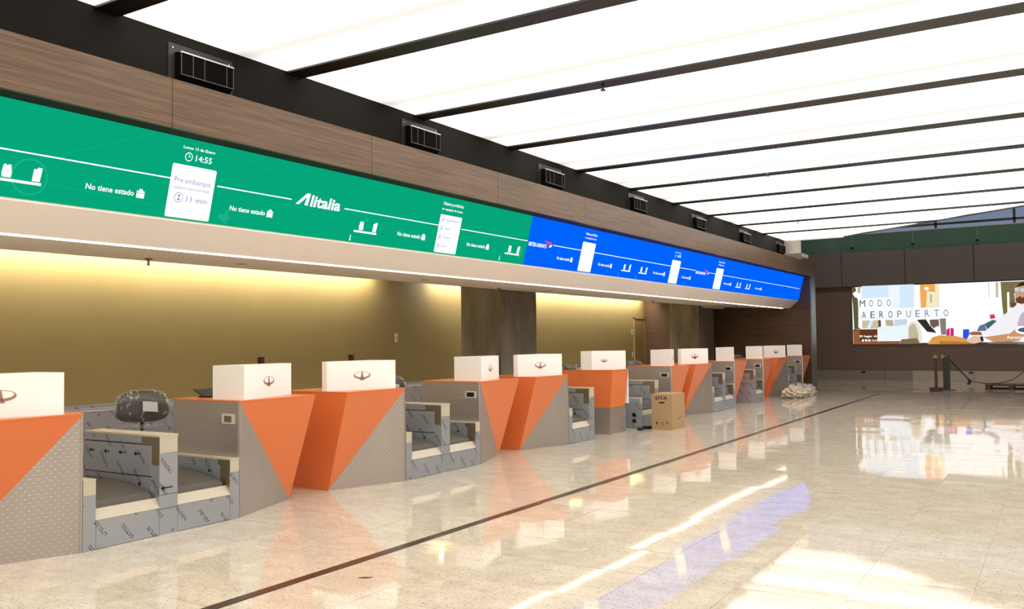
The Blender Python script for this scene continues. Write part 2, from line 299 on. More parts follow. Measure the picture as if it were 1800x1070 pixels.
BILL=[
 ((205,228,250),[(-6.5,3.6),(-4.64,3.59),(-4.67,2.71),(-6.52,2.72)]),
 ((228,240,252),[(-5.54,3.59),(-5.14,3.58),(-5.16,2.72),(-5.56,2.71)]),
 ((92,86,56),[(-6.86,3.57),(-6.73,3.56),(-6.67,3.36),(-6.76,3.23),(-6.63,3.1),(-6.66,2.02),(-6.56,1.96),(-6.81,1.94),(-6.83,2.8),(-6.86,3.19)]),
 ((250,250,250),[(-6.84,3.33),(-6.69,3.43),(-6.59,3.23),(-6.74,3.17)]),
 ((205,165,130),[(-6.65,3.58),(-6.54,3.58),(-6.55,3.34),(-6.64,3.34)]),
 ((236,166,86),[(-4.45,3.57),(-3.93,3.57),(-3.94,3.25),(-4.21,3.31),(-4.26,2.71),(-4.44,2.7)]),
 ((236,226,188),[(-3.93,3.57),(-3.8,3.57),(-3.8,2.7),(-4.26,2.69),(-4.21,3.28),(-3.94,3.23)]),
 ((170,150,120),[(-4.11,3.17),(-4.06,3.19),(-4.06,2.88),(-4.1,2.88)]),
 ((242,246,252),[(-6.65,3.12),(-5.37,3.14),(-5.38,2.73),(-6.64,2.71)]),
 ((242,246,252),[(-6.62,2.69),(-3.43,2.69),(-3.44,2.29),(-6.62,2.3)]),
 ((200,186,152),[(-6.51,2.28),(-5.92,2.28),(-5.93,1.96),(-6.52,1.98)]),
 ((205,228,250),[(-6.22,2.28),(-6.1,2.27),(-6.23,1.97),(-6.36,1.97)]),
 ((92,76,62),[(-5.94,2.28),(-5.84,2.28),(-5.84,2.03),(-5.93,2.01)]),
 ((188,168,145),[(-5.69,2.28),(-5.41,2.28),(-5.4,2.04),(-5.66,2.05)]),
 ((196,206,220),[(-5.37,2.28),(-4.92,2.3),(-4.93,2.03),(-5.38,2.02)]),
 ((96,56,36),[(-6.85,1.94),(-5.97,1.94),(-5.98,1.47),(-6.85,1.39)]),
 ((146,88,52),[(-6.83,1.89),(-6.61,1.89),(-6.62,1.45),(-6.85,1.41)]),
 ((146,88,52),[(-6.85,1.48),(-5.14,1.48),(-5.24,1.37),(-6.85,1.37)]),
 ((226,240,250),[(-5.95,1.99),(-4.9,2.09),(-4.92,1.58),(-5.96,1.47)]),
 ((228,224,210),[(-4.9,2.07),(-4.8,2.18),(-4.68,2.22),(-4.57,2.17),(-4.48,2.0),(-4.43,1.77),(-4.42,1.39),(-4.92,1.41)]),
 ((190,180,150),[(-4.87,1.97),(-4.75,2.13),(-4.65,2.09),(-4.56,1.83),(-4.53,1.39),(-4.9,1.41)]),
 ((120,104,74),[(-5.14,1.54),(-4.61,1.58),(-4.5,1.37),(-5.2,1.36)]),
 ((48,44,46),[(-4.59,2.26),(-4.28,2.27),(-4.13,2.01),(-3.89,1.74),(-4.06,1.78),(-4.25,1.81)]),
 ((112,86,82),[(-4.16,2.25),(-3.85,2.26),(-3.83,1.97),(-3.96,1.86),(-4.13,2.04)]),
 ((250,250,250),[(-4.04,1.93),(-3.86,2.03),(-3.74,1.76),(-3.91,1.7)]),
 ((132,122,116),[(-3.82,2.28),(-3.61,2.29),(-3.61,1.69),(-3.78,1.69)]),
 ((200,42,112),[(-3.6,1.88),(-3.49,1.94),(-3.5,1.65),(-3.61,1.65)]),
 ((200,42,112),[(-3.47,1.94),(-3.36,1.92),(-3.36,1.64),(-3.48,1.65)]),
 ((40,84,214),[(-3.06,1.87),(-2.86,1.88),(-2.86,1.68),(-2.94,1.51),(-3.07,1.54)]),
 ((190,185,150),[(-2.2,3.55),(-2.18,3.55),(-2.17,3.0),(-2.19,3.0)]),
 ((190,185,150),[(-1.97,3.54),(-1.88,3.54),(-1.9,2.99),(-1.97,2.99)]),
 ((96,112,152),[(-2.62,1.8),(-2.52,2.0),(-2.36,2.06),(-2.29,1.81)]),
 ((62,104,98),[(-2.36,2.06),(-2.1,2.2),(-1.89,2.13),(-2.06,1.91),(-2.26,1.81)]),
 ((216,52,92),[(-2.19,2.38),(-2.04,2.4),(-2.01,2.26),(-2.17,2.22)]),
 ((116,110,70),[(-1.81,3.54),(-0.57,3.53),(-0.59,3.0),(-1.31,3.18),(-1.4,3.11),(-1.37,2.82),(-1.48,2.71),(-1.63,2.43),(-1.74,2.19),(-1.78,2.64)]),
 ((250,250,250),[(-1.62,3.16),(-1.55,3.17),(-1.56,2.43),(-1.63,2.37)]),
 ((112,72,52),[(-1.53,2.81),(-1.34,2.8),(-1.34,2.62),(-1.5,2.61)]),
 ((236,233,239),[(-2.46,1.71),(-2.2,1.93),(-1.83,2.29),(-1.32,2.72),(-0.9,2.79),(-0.26,2.49),(-0.3,1.34),(-1.33,1.33),(-1.53,1.66),(-2.12,1.61)]),
 ((186,176,188),[(-1.35,1.98),(-1.23,2.36),(-1.07,2.51),(-0.27,2.39),(-0.28,1.95),(-1.09,1.93)]),
 ((202,152,116),[(-1.37,2.94),(-1.38,3.19),(-1.32,3.35),(-1.18,3.45),(-0.95,3.48),(-0.78,3.34),(-0.79,2.92),(-1.01,2.73),(-1.2,2.72),(-1.34,2.8)]),
 ((52,40,32),[(-1.33,3.33),(-1.23,3.47),(-1.09,3.52),(-0.77,3.53),(-0.68,3.3),(-0.79,3.08),(-0.87,3.29),(-1.09,3.38)]),
 ((92,66,52),[(-1.37,2.92),(-1.21,3.02),(-1.16,2.94),(-0.96,3.15),(-0.86,3.01),(-0.97,2.83),(-1.18,2.74),(-1.34,2.78)]),
 ((192,206,222),[(-1.39,3.31),(-1.25,3.31),(-1.25,3.18),(-1.37,3.19)]),
 ((192,206,222),[(-1.22,3.29),(-1.06,3.29),(-1.08,3.16),(-1.21,3.17)]),
 ((196,146,106),[(-2.43,1.59),(-2.12,1.62),(-1.58,1.7),(-1.35,1.9),(-1.09,1.95),(-1.04,1.67),(-1.33,1.43),(-1.68,1.4),(-2.13,1.42)]),
 ((212,152,78),[(-4.26,1.36),(-4.07,1.61),(-3.83,1.67),(-3.31,1.64),(-2.85,1.49),(-2.8,1.34),(-4.23,1.35)]),
 ((176,116,56),[(-3.84,1.46),(-3.31,1.44),(-2.8,1.39),(-2.8,1.34),(-3.84,1.34)]),
 ((152,102,80),[(-2.9,1.74),(-2.73,1.79),(-2.48,1.78),(-2.44,1.65),(-2.79,1.66)]),
 ((218,188,172),[(-2.96,1.49),(-2.72,1.64),(-2.5,1.61),(-2.47,1.41),(-2.73,1.35),(-2.87,1.39)]),
 ((48,44,46),[(-2.52,1.6),(-2.43,1.62),(-2.4,1.44),(-2.49,1.41)]),
 ((122,112,106),[(-2.34,1.34),(-2.18,1.41),(-1.59,1.42),(-0.3,1.34),(-0.3,1.33)]),
]
# ================================================================== SETTING
XF, YEND, X0, TOP = -6.62, 28.5, -6.65, 1.10
# ---- floor: tiles of 0.667 m, every one a slab of its own
TS = .66667
floor = struct(box('floor', (-13, 11.5, -16, 46, -.12, -.005), 'grout'))
bm = bmesh.new(); g = .0011; vs = bm_box(bm, -TS/2+g, TS/2-g, -TS/2+g, TS/2-g, -.02, 0)
tile_me = bm_mesh(bm, 'tile'); tile_me.materials.append(M['granite'])
cells = []
for i in range(-10, 20):
    for j in range(-8, 54):
        x, y = -4.53+TS*(i+.5), 7.73+TS*(j-8+.5)
        if x < -7.6 and not (y < 30 and x < -7.2) and y < 28.5: pass
        if y > 36 or x < -9 or (i == 0 and False): continue
        tx, ty = random.gauss(0, .0025), random.gauss(0, .0025)
        ang = math.degrees(math.atan2(x, y)); dist = math.hypot(x, y)
        vis = y > 1 and -64 < ang < 3 and dist > 2.9 and x > -6.9
        cells.append((0 if vis else 1, dist, x, y, tx, ty))
cells.sort()
for k, (f, dist, x, y, tx, ty) in enumerate(cells[:300]):
    o = link('tile', tile_me, None, floor, (x, y, 0)); o.rotation_euler = (tx, ty, 0)
bm = bmesh.new()
for f, dist, x, y, tx, ty in cells[300:]:
    for v in bm_box(bm, x-TS/2+g, x+TS/2-g, y-TS/2+g, y+TS/2-g, -.02, 0): v.co.z += (v.co.y-y)*tx - (v.co.x-x)*ty
rest = link('tile_field', bm_mesh(bm, 'tile_field'), 'granite', floor); rest['kind'] = 'stuff'
# dark expansion strip running along the hall
struct(box('trim_1', (-4.575, -4.485, -4, 27.6, -.005, .0035), 'floorline'))

# ---- luminous ceiling
CZ = 4.52
def cclip(poly):
    poly = clip(poly, 0, 1, 26.4); poly = clip(poly, .81, 1, 26.3-.81*5.2)
    return poly
ceil_bm = bmesh.new()
outline = cclip([(-6.9, -15), (10.5, -15), (10.5, 27), (-6.9, 27)])
bm_prism(ceil_bm, [(x, y, CZ+.06) for x, y in outline], (0, 0, .12))
ceiling = struct(link('ceiling', bm_mesh(ceil_bm, 'ceiling'), 'fascia'))
for k in range(-9, 10):
    y1 = 4.66+2.19*k
    pb = cclip([(-6.9, y1-.24), (10.5, y1-.24), (10.5, y1), (-6.9, y1)])
    if len(pb) > 2: prism('ceiling_bar', [(x, y, CZ-.02) for x, y in pb], (0, 0, .08), 'bar', ceiling)
    pp = cclip([(-6.885, y1), (10.5, y1), (10.5, y1+1.95), (-6.885, y1+1.95)])
    if len(pp) > 2: prism('luminous_panel', [(x, y, CZ) for x, y in pp], (0, 0, .05), 'membrane', ceiling)
prism('edge_trim', [(-5.2, 26.30, CZ-.03), (10.5, 13.58, CZ-.03), (10.55, 13.63, CZ-.03), (-5.18, 26.36, CZ-.03)], (0, 0, .2), 'bar', ceiling)
box('end_trim', (-6.9, -5.2, 26.38, 26.44, CZ-.03, CZ+.16), 'rail', ceiling)
for i, (x, y) in enumerate(((-4.30, 8.92), (-4.25, 15.3), (-5.4, 22.0))):
    r = empty('ceiling_sprinkler', (x, y, CZ-.02)); tag(r, ['small sprinkler head hanging under the third visible black ceiling bar', 'small sprinkler head hanging under the sixth visible black ceiling bar', 'tiny sprinkler head near the far end of the luminous ceiling'][i], 'sprinkler', 'sprinkler heads under the luminous ceiling')
    tube('pipe', [(0, 0, 0), (0, 0, -.05)], .012, 'sprink', r); tube('deflector', [(0, 0, -.05), (0, 0, -.065)], .03, 'sprink', r, 10)

# ---- hall shell beyond the frame
struct(box('wall_right', (11.2, 11.5, -16, 46, 0, 9), 'far_wall_paint'))
struct(box('wall_back', (-13, 11.5, -16.3, -16, 0, 9), 'far_wall_paint'))
struct(box('trim_2', (-13, 11.5, -16, 46, 8.8, 9), 'roof'))

# ---- counter zone: back wall, end wall, columns
wall_left = struct(box('wall_left', (-12.5, -12.3, -16, YEND, 0, 4.5), 'olive'))
struct(box('trim_3', (-12.3, -9.75, -16, YEND, 3.2, 3.35), 'white_paint'))           # ceiling over the staff zone
wend = struct(box('wall_end', (-12.3, -6.68, YEND, 29.05, 0, 3.99), 'wood_dark'))
box('metal_cladding', (-6.68, -6.655, YEND, 29.05, 0, 3.56), 'alu', wend)
box('metal_return', (-6.69, -6.655, YEND-.02, YEND, 0, 3.50), 'alu', wend)
for i, (y0, y1, lab) in enumerate(((15.08, 16.52, 'bare concrete column in front of the olive wall between the lit wall stretches'), (26.6, 28.0, 'bare concrete column against the dark wood end wall'))):
    c = empty('column', (-10.15, (y0+y1)/2, 0)); struct(c); c['label'] = lab
    box('shaft', (-.48, .5, -(y1-y0)/2, (y1-y0)/2, 0, 3.2), 'concrete', c, .012)
    box('skirting', (-.49, .51, -(y1-y0)/2-.01, (y1-y0)/2+.01, 0, .1), 'bare', c)
# door in the olive wall
d = empty('door_1', (-12.3, 28.0, 0)); struct(d)
box('leaf', (0, .035, -.42, .42, 0, 2.36), 'olive_door', d)
boxes('frame', [(0, .05, -.47, -.42, 0, 2.41), (0, .05, .42, .47, 0, 2.41), (0, .05, -.47, .47, 2.36, 2.41)], 'olive', d)
hd = box('handle', (.035, .09, -.36, -.24, 1.0, 1.025), 'bare', d)
for z in (.3, 1.2, 2.1): box('hinge', (.035, .06, .405, .43, z, z+.1), 'bare', d)
# wall-wash light strips tucked above the soffit line
for i, (y0, y1) in enumerate(((-6, 14.2), (16.2, 28.2))):
    r = empty('wall_wash_light', (-12.05, (y0+y1)/2, 3.2)); h = (y1-y0)/2
    tag(r, ['long warm cove light washing the olive wall left of the concrete column', 'warm cove light washing the olive wall right of the concrete column'][i], 'cove light', 'cove lights above the olive wall')
    box('housing', (-.06, .06, -h, h, -.05, 0), 'white_paint', r); box('diffuser', (-.05, .05, -h+.02, h-.02, -.062, -.05), 'wash', r); box('light_shield', (.06, .07, -h, h, -.15, 0), 'white_paint', r)  # room-side strip is an unseen shield added to keep wash off column and soffit
# small wall plates
for y, z, lab in ((15.0, 1.75, 'pale switch plate on the olive wall left of the concrete column'), (27.42, 1.92, 'small pale plate beside the olive door head'), (27.44, 1.15, 'small pale switch beside the olive door handle')):
    r = empty('wall_switch', (-12.3, y, z)); tag(r, lab, 'switch')
    box('plate', (0, .012, -.05, .05, -.09, .09), 'plate', r, .004); box('rocker', (.012, .02, -.025, .025, -.04, .04), 'greyplastic', r)

# ---- white soffit with the linear light
prof = [(-7.06, 2.80), (-7.335, 2.575), (-9.6, 2.685), (-9.6, 2.80), (-9.55, 3.2), (-7.06, 3.2)]
soff = struct(prism('trim_4', [(x, -16, z) for x, z in prof], (0, YEND+16, 0), 'white_paint'))
soff['label'] = 'white plaster soffit under the display'
box('soffit_drop', (-10.2, -9.45, 26.9, YEND, 2.63, 3.2), 'white_paint', soff)
r = empty('linear_light', (-7.40, 12, 2.577)); tag(r, 'long bright linear light along the lower edge of the white soffit', 'light')
box('channel', (-.045, .03, -18, 15.9, -.004, .012), 'white_paint', r); box('diffuser', (-.04, .025, -17.9, 15.88, -.012, -.004), 'strip', r)
for i, (x, y) in enumerate(((-9.1, 6.55), (-9.2, 14.35), (-9.2, 21.9), (-7.62, 28.3))):
    z = 2.575+(-7.335-x)*.0486
    r = empty('soffit_sprinkler', (x, y, z)); tag(r, ['pendent sprinkler under the soffit above the nearest desks', 'pendent sprinkler under the soffit in front of the concrete column', 'pendent sprinkler under the soffit left of the far dark wood wall', 'small pendent fitting under the far end of the soffit'][i], 'sprinkler', 'sprinklers under the white soffit')
    tube('escutcheon', [(0, 0, 0), (0, 0, -.012)], .045, 'sprink', r, 12); tube('stem', [(0, 0, -.012), (0, 0, -.075)], .01, 'sprink', r)
    tube('frame_arm', [(.0, -.016, -.03), (0, -.022, -.055), (0, -.004, -.078)], .004, 'sprink', r, 6); tube('frame_arm', [(0, .016, -.03), (0, .022, -.055), (0, .004, -.078)], .004, 'sprink', r, 6)
    tube('deflector', [(0, 0, -.078), (0, 0, -.083)], .022, 'sprink', r, 10)
for i, y in enumerate((7.5, 11.2, 15.2, 19.4)):
    r = empty('recessed_spot', (-8.6, y, 2.575+(8.6-7.335)*.0486)); tag(r, ['nearest unlit round spot in the underside of the white soffit', 'unlit round soffit spot left of the concrete column', 'unlit round soffit spot before the concrete column', 'farthest unlit round spot in the soffit underside'][i], 'downlight', 'unlit spots in the soffit underside')
    tube('rim', [(0, 0, .01), (0, 0, -.006)], .085, 'white_paint', r, 18); tube('lens', [(0, 0, -.006), (0, 0, -.008)], .066, 'bare', r, 18)

# ---- fascia, walnut band
fas = struct(box('trim_5', (-7.06, -6.9, -16, 26.4, 3.575, CZ+.06), 'fascia')); fas['label'] = 'dark painted fascia under the ceiling edge'
band = struct(box('trim_6', (-6.9, -6.66, -16, YEND+.55, 3.562, 3.985), 'black_paint')); band['label'] = 'walnut veneer band above the display'
ys = [5.0+2.66*k for k in range(-8, 9)] + [YEND+.56]
for a, b in zip(ys, ys[1:]): box('veneer_panel', (-6.66, XF, a+.003, b-.003, 3.558, 3.996), 'wood', band)
box('veneer_top', (-6.9, -6.66, -16, YEND+.56, 3.985, 3.996), 'wood', band)
# air outlets on the fascia
def vent(y, lab):
    r = empty('air_outlet', (-6.9, y, 4.215)); tag(r, lab, 'air vent', 'air outlets on the dark fascia')
    box('back_plate', (0, .008, -.37, .37, -.21, .21), 'vent_plate', r)
    bm = bmesh.new()
    sec = [(.008, .13), (.10, .12), (.10, -.09), (.008, -.17)]
    a = [bm.verts.new((x, -.30, z)) for x, z in sec]; b = [bm.verts.new((x, .30, z)) for x, z in sec]
    bm.faces.new(a); bm.faces.new(b[::-1])
    for i in (0, 1, 2): bm.faces.new((a[i], b[i], b[i+1], a[i+1]))
    link('hood', bm_mesh(bm, 'hood'), 'vent', r)
    box('top_lip', (.085, .108, -.305, .305, .112, .124), 'rail', r); box('bottom_lip', (.098, .106, -.305, .305, -.094, -.087), 'vent_edge', r)
    for yy in (-.3, -.17, -.04, .22, .3): box('slat', (.098, .104, yy-.003, yy+.003, -.09, .115), 'vent_edge', r)
    for yy in (-.3, .3): tube('screw', [(.008, yy*1.08, .17), (.012, yy*1.08, .17)], .008, 'rail', r)
for k, lab in enumerate(('nearest air outlet on the dark fascia, above the first veneer joint', 'second nearest air outlet on the dark fascia', 'third air outlet on the dark fascia, counted from the camera', 'fourth air outlet on the dark fascia, counted from the camera', 'fifth air outlet on the dark fascia, counted from the camera', 'second farthest air outlet on the dark fascia', 'farthest air outlet at the end of the dark fascia')):
    vent(5.53+3.385*k, lab)

# ---- far wall with mezzanine
FILL_GLOW = glow('far_fill_glow', (255, 240, 225), 60.0)  # emission for the added fill lamps over the far end
wall_far = struct(box('wall_far', (-13, 11.2, 36, 36.4, 0, 4.9), 'far_brown'))
sx = [-9.48, -7.2, -4.925, -2.635, -.36, 1.9, 4.2]
for a, b in zip(sx, sx[1:]): box('cladding_panel', (a+.012, b-.012, 35.84, 36.0, 3.6, 4.915), 'far_grey', wall_far)
box('cladding_joint', (-13, 11.2, 35.86, 36.0, 3.6, 4.9), 'black_paint', wall_far)
for i, (x, y) in enumerate(((-7, 32), (-1.5, 32), (4, 32))):  # unseen fill lamps, added to brighten the dark far end of the hall
    r = empty('added_fill_lamp', (x, y, 8.8)); tag(r, ['added fill lamp high above the round white column', 'added fill lamp high above the far billboard', 'added fill lamp high above the right end of the far wall'][i], 'lamp', 'added fill lamps under the far roof')
    tube('stem', [(0, 0, 0), (0, 0, -.3)], .02, 'black', r); tube('reflector', [(0, 0, -.3), (0, 0, -.5)], [.15, .42], 'alu', r, 20); tube('diffuser', [(0, 0, -.5), (0, 0, -.52)], .40, FILL_GLOW, r, 20)
base = struct(box('baseboard_far', (-13, 11.2, 35.96, 36.0, 0, .36), 'black_paint'))
for a, b, m in ((-9.4, -5.75, 'base_grey'), (-5.75, -4.8, 'base_grey'), (-4.8, -2.75, 'base_light'), (-2.75, .4, 'base_light'), (.4, 3.4, 'base_light')):
    box('skirting_panel', (a+.006, b-.006, 35.94, 35.96, .0, .365), m, base)
for x, lab in ((-6.52, 'dark socket in the grey far skirting left of the red post'), (-2.85, 'dark socket in the pale far skirting right of the posts')):
    r = empty('wall_socket', (x, 35.94, .3)); tag(r, lab, 'socket'); box('plate', (-.07, .07, -.012, 0, -.035, .035), 'black', r, .003); box('recess', (-.04, .04, -.016, -.012, -.02, .02), 'bar', r)
bal = empty('glass_balustrade', (0, 36.1, 4.9)); tag(bal, 'dark green glass balustrade of the mezzanine above the far wall', 'balustrade')
gx = [-8.98, -6.825, -4.658, -2.504, -.34, 1.82, 3.98]
for a, b in zip(gx, gx[1:]): box('glass_panel', (a+.004, b-.004, -.01, .01, .02, .70), 'green_glass', bal)
for a in gx[1:-1]:
    tube('standoff', [(a, -.05, .2), (a, .02, .2)], .05, 'black', bal, 12); tube('standoff', [(a, -.03, .06), (a, .02, .06)], .025, 'black', bal, 10)
box('top_rail', (-6.9, 4, -.03, .03, .70, .735), 'rail', bal)
struct(box('trim_7', (-13, 11.2, 36.4, 46, 4.7, 4.9), 'far_grey'))
pil = empty('column', (-8.55, 33.2, 0)); struct(pil); pil['label'] = 'white round column beyond the counter end wall'
tube('shaft', [(0, 0, 0), (0, 0, 8.8)], .47, 'white_paint', pil, 28); box('collar', (-.5, .62, -.5, .5, 4.6, 4.72), 'white_paint', pil)
win = empty('window_1', (0, 44, 4.9)); struct(win)
for k in range(8):
    x = -14+3.1*k
    for z0, z1 in ((.1, 1.75), (1.85, 3.8)): box('pane', (x+.05, x+3.05, 0, .03, z0, z1), 'skypane' if k < 6 else 'skypane2', win)
    box('mullion', (x-.05, x+.05, -.08, .06, 0, 3.9), 'alu', win)
box('transom', (-14, 11, -.08, .06, 1.75, 1.85), 'alu', win)
# ================================================================== BILLBOARD
bil = empty('billboard', (0, 36, 1.39)); tag(bil, 'wide backlit advertising screen with a man relaxing, on the far taupe wall', 'billboard')
box('casing', (-6.87, 2.2, -.05, 0, 0, 2.18), 'black', bil)
FB = Frame((0, -.052, -1.39), (1, 0, 0), (0, 0, 1)); FB.n = Vector((0, -1, 0))
vs, fs, mi, mats, key = [], [], [], [], {}
allp = [((250, 252, 255), [(-6.86, 1.40), (2.19, 1.40), (2.19, 3.565), (-6.86, 3.565)])] + BILL + [((255, 255, 255), ell(-4.22, 3.41, .08, .06)), ((255, 255, 255), ell(-1.05, 1.81, .36, .15, 28)), ((90, 84, 110), ell(-1.05, 1.82, .28, .09, 28))]
for q in range(3): allp.append(((255, 255, 255), ell(-6.5+.115*q, 1.515, .045, .045, 12)))
for q in range(4): allp.append(((180, 190, 205), rect(-6.64+.315*q+.312, -6.64+.315*q+.318, 2.73, 3.11)))
for q in range(9): allp.append(((180, 190, 205), rect(-6.60+.316*q+.312, -6.60+.316*q+.318, 2.28, 2.68)))
for i, (c, pl) in enumerate(allp):
    if c not in key: key[c] = len(mats); mats.append(led('print_%d_%d_%d' % c, c, 1.08))
    fs.append(tuple(range(len(vs), len(vs)+len(pl)))); vs += [FB.p(x, z, i*.0004) for x, z in pl]; mi.append(key[c])
me = bpy.data.meshes.new('picture'); me.from_pydata(vs, [], fs)
for m_ in mats: me.materials.append(m_)
for p_, k in zip(me.polygons, mi): p_.material_index = k
pic = link('picture', me, None, bil)
M['print_grey'] = led('print_letter_grey', (120, 135, 150), 1.0); M['print_dark'] = led('print_letter_dark', (62, 76, 92), 1.0)
for q, chx in enumerate('MODO'): FB.text('lettering', chx, -6.48+.315*q, 2.80, .27, 'print_dark' if q < 1 else 'print_grey', bil, w=(.2 if chx == 'M' else .15), d=.03, bold=.0)
for q, chx in enumerate('AEROPUERTO'): FB.text('lettering', chx, -6.44+.316*q, 2.36, .27, 'print_dark' if q < 4 else 'print_grey', bil, w=.155, d=.03, bold=.0)
FB.text('lettering', 'El lugar donde', -6.16, 1.64, .075, 'led_white', bil, w=.9, d=.03, bold=.02)
FB.text('lettering', '/AA2000', -5.99, 1.485, .06, 'led_white', bil, w=.4, d=.03, bold=.01)
FB.text('lettering', 'Aeropuertos', -1.28, 1.52, .1, 'led_white', bil, w=.8, d=.03, bold=.01)
# ================================================================== VIDEO WALL
SB, ST = Vector((-7.05, 0, 2.82)), Vector((-6.86, 0, 3.559)); SH = (ST-SB).length
vw = empty('video_wall', (-7.05, 11.7, 2.82)); tag(vw, 'long tilted video wall, green then blue, above the check-in desks', 'video wall')
vax = (ST-SB).normalized(); FV = Frame((0, -11.7, 0), (0, 1, 0), vax)      # x = hall coordinate Y, y = metres up the screen
nrm = FV.n
def slab(name, y0, y1, m, th=.05):
    pts = [FV.p(y0, 0), FV.p(y1, 0), FV.p(y1, SH), FV.p(y0, SH)]; return prism(name, pts, -nrm*th, m, vw)
G = slab('green_section', -16, 11.68, 'led_green'); B = slab('blue_section', 11.68, YEND-.01, 'led_blue')
def line(sec, y0, y1, s=.487): FV.polys('route_line', [rect(y0, y1, s*SH-.006, s*SH+.006)], 'led_white', sec)
def bag(cx, s=.24, k=1.0):
    y = s*SH; return [rect(cx-.04*k, cx+.04*k, y-.038, y+.006), rect(cx-.04*k, cx+.04*k, y+.010, y+.026), [(cx-.02*k, y+.026), (cx+.02*k, y+.026), (cx+.016*k, y+.044), (cx-.016*k, y+.044)]]
def status(sec, y0, y1):
    FV.text('lettering', 'No tiene estado', (y0+y1)/2, .215*SH-.006, .050, 'led_white', sec, w=y1-y0, bold=.018); FV.polys('bag_icon', bag(y1+.065), 'led_white', sec)
def people(sec, y0, k=1.0):
    s = .175*SH; b = s+.022
    FV.polys('belt_icon', [rect(y0, y0+.40*k, s-.010, s+.012), [(y0+.08*k, b), (y0+.15*k, b), (y0+.155*k, b+.035), (y0+.145*k, b+.10), (y0+.128*k, b+.104), (y0+.115*k, b+.09), (y0+.102*k, b+.104), (y0+.086*k, b+.1), (y0+.075*k, b+.035)],
        [(y0+.32*k, b-.002), (y0+.385*k, b-.002), (y0+.395*k, b+.11), (y0+.36*k, b+.115), (y0+.355*k, b+.10), (y0+.325*k, b+.096)]], 'led_white', sec)
def arrow(sec, y): FV.polys('arrow_icon', [rect(y-.006, y+.006, .03, .085), ell(y, .03, .014, .014, 8)], 'led_white' if sec is G else 'led_cyan', sec)
def card(sec, y0, y1, top=.675): return FV.polys('info_card', [[(y0+.012, .02*SH), (y1-.012, .02*SH), (y1, .02*SH+.012), (y1, top*SH-.012), (y1-.012, top*SH), (y0+.012, top*SH), (y0, top*SH-.012), (y0, .02*SH+.012)]], 'led_white', sec)
# green part
people(G, 3.65); status(G, 4.43, 4.89); line(G, -3.0, 5.235); card(G, 5.235, 5.735)
FV.text('lettering', 'Lunes 13 de Enero', 5.50, .875*SH, .027, 'led_white', G, w=.36, bold=.02)
FV.polys('clock_icon', [ell(5.395, .78*SH, .042, .042, 24)], 'led_white', G); FV.polys('clock_icon', [ell(5.395, .78*SH, .034, .034, 24)], 'led_green', G, .0026); FV.polys('clock_icon', [rect(5.392, 5.398, .78*SH, .78*SH+.028), rect(5.392, 5.414, .78*SH-.003, .78*SH+.003)], 'led_white', G, .0032)
FV.text('lettering', '14:55', 5.565, .745*SH, .058, 'led_white', G, w=.185)
FV.text('lettering', 'Pre embarque', 5.485, .455*SH, .05, 'led_lilac', G, w=.41, bold=0, d=.004); FV.text('lettering', 'espera aproximada', 5.485, .378*SH, .03, 'led_lilac', G, w=.40, bold=0, d=.004)
FV.text('lettering', '11 min', 5.56, .232*SH, .056, 'led_lilac', G, w=.235, bold=0, d=.004)
FV.polys('hourglass_icon', [ell(5.355, .27*SH, .048, .048, 24)], 'led_lilac', G, .003); FV.polys('hourglass_icon', [ell(5.355, .27*SH, .042, .042, 24)], 'led_white', G, .0036)
FV.polys('hourglass_icon', [[(5.337, .27*SH+.028), (5.373, .27*SH+.028), (5.337, .27*SH-.028), (5.373, .27*SH-.028)][i] for i in (0, 1, 3, 2)] and [[(5.337, .27*SH+.026), (5.373, .27*SH+.026), (5.355, .27*SH)], [(5.337, .27*SH-.026), (5.373, .27*SH-.026), (5.355, .27*SH)]], 'led_lilac', G, .0042)
line(G, 5.77, 6.75); status(G, 5.96, 6.42)
FV.text('logo_lettering', 'litalia', 7.262, .437*SH, .125, 'led_white', G, w=.47, bold=.028, shear=.12)
FV.polys('logo_lettering', [[(6.815, .437*SH), (6.865, .437*SH), (6.965, .555*SH), (6.945, .437*SH), (6.995, .437*SH), (7.015, .61*SH), (6.96, .61*SH)]], 'led_white', G)
line(G, 7.57, 9.38); people(G, 7.79); arrow(G, 7.75); status(G, 8.58, 9.04); card(G, 9.38, 9.87, .685)
FV.text('lettering', 'Objetos prohibidos', 9.625, .855*SH, .042, 'led_white', G, w=.47); FV.text('lettering', 'en equipaje de mano', 9.62, .765*SH, .034, 'led_white', G, w=.47)
for q, (wd, tx) in enumerate(((.30, 'Objetos cortantes'), (.13, 'Aerosoles'), (.16, 'Inflamables'), (.09, 'Armas'))):
    yy = (.60-.155*q)*SH; FV.polys('hazard_icon', [ell(9.45, yy, .036, .036, 20)], 'led_lilac', G, .003); FV.polys('hazard_icon', [ell(9.45, yy, .031, .031, 20)], 'led_white', G, .0036); FV.polys('hazard_icon', [ell(9.45, yy, .012, .018, 8)], 'led_lilac', G, .0042)
    FV.polys('list_line', [rect(9.52, 9.52+wd, yy-.008, yy+.008)], 'led_pale', G, .004)
line(G, 9.90, 11.68); status(G, 10.09, 10.55); people(G, 11.10); arrow(G, 10.98)
for pts in ([(3.6, .22), (5.0, .97)], [(4.1, .2), (5.6, .1)], [(5.9, .95), (8.0, .35)], [(6.2, .33), (9.0, .55)], [(9.0, .15), (11.6, .6)], [(9.9, .55), (11.6, .66)], [(7.9, .38), (9.4, .2)]):
    (a, sa), (b, sb_) = pts; FV.polys('faint_route', [[(a, sa*SH), (b, sb_*SH), (b, sb_*SH+.004), (a, sa*SH+.004)]], 'led_faint', G, .001)
for cx, cy, rr in ((3.95, .24, .15), (11.5, .24, .09), (7.98, .37, .022)): FV.polys('faint_ring', [ell(cx, cy*SH, rr, rr, 28)], 'led_faint', G, .0008); 
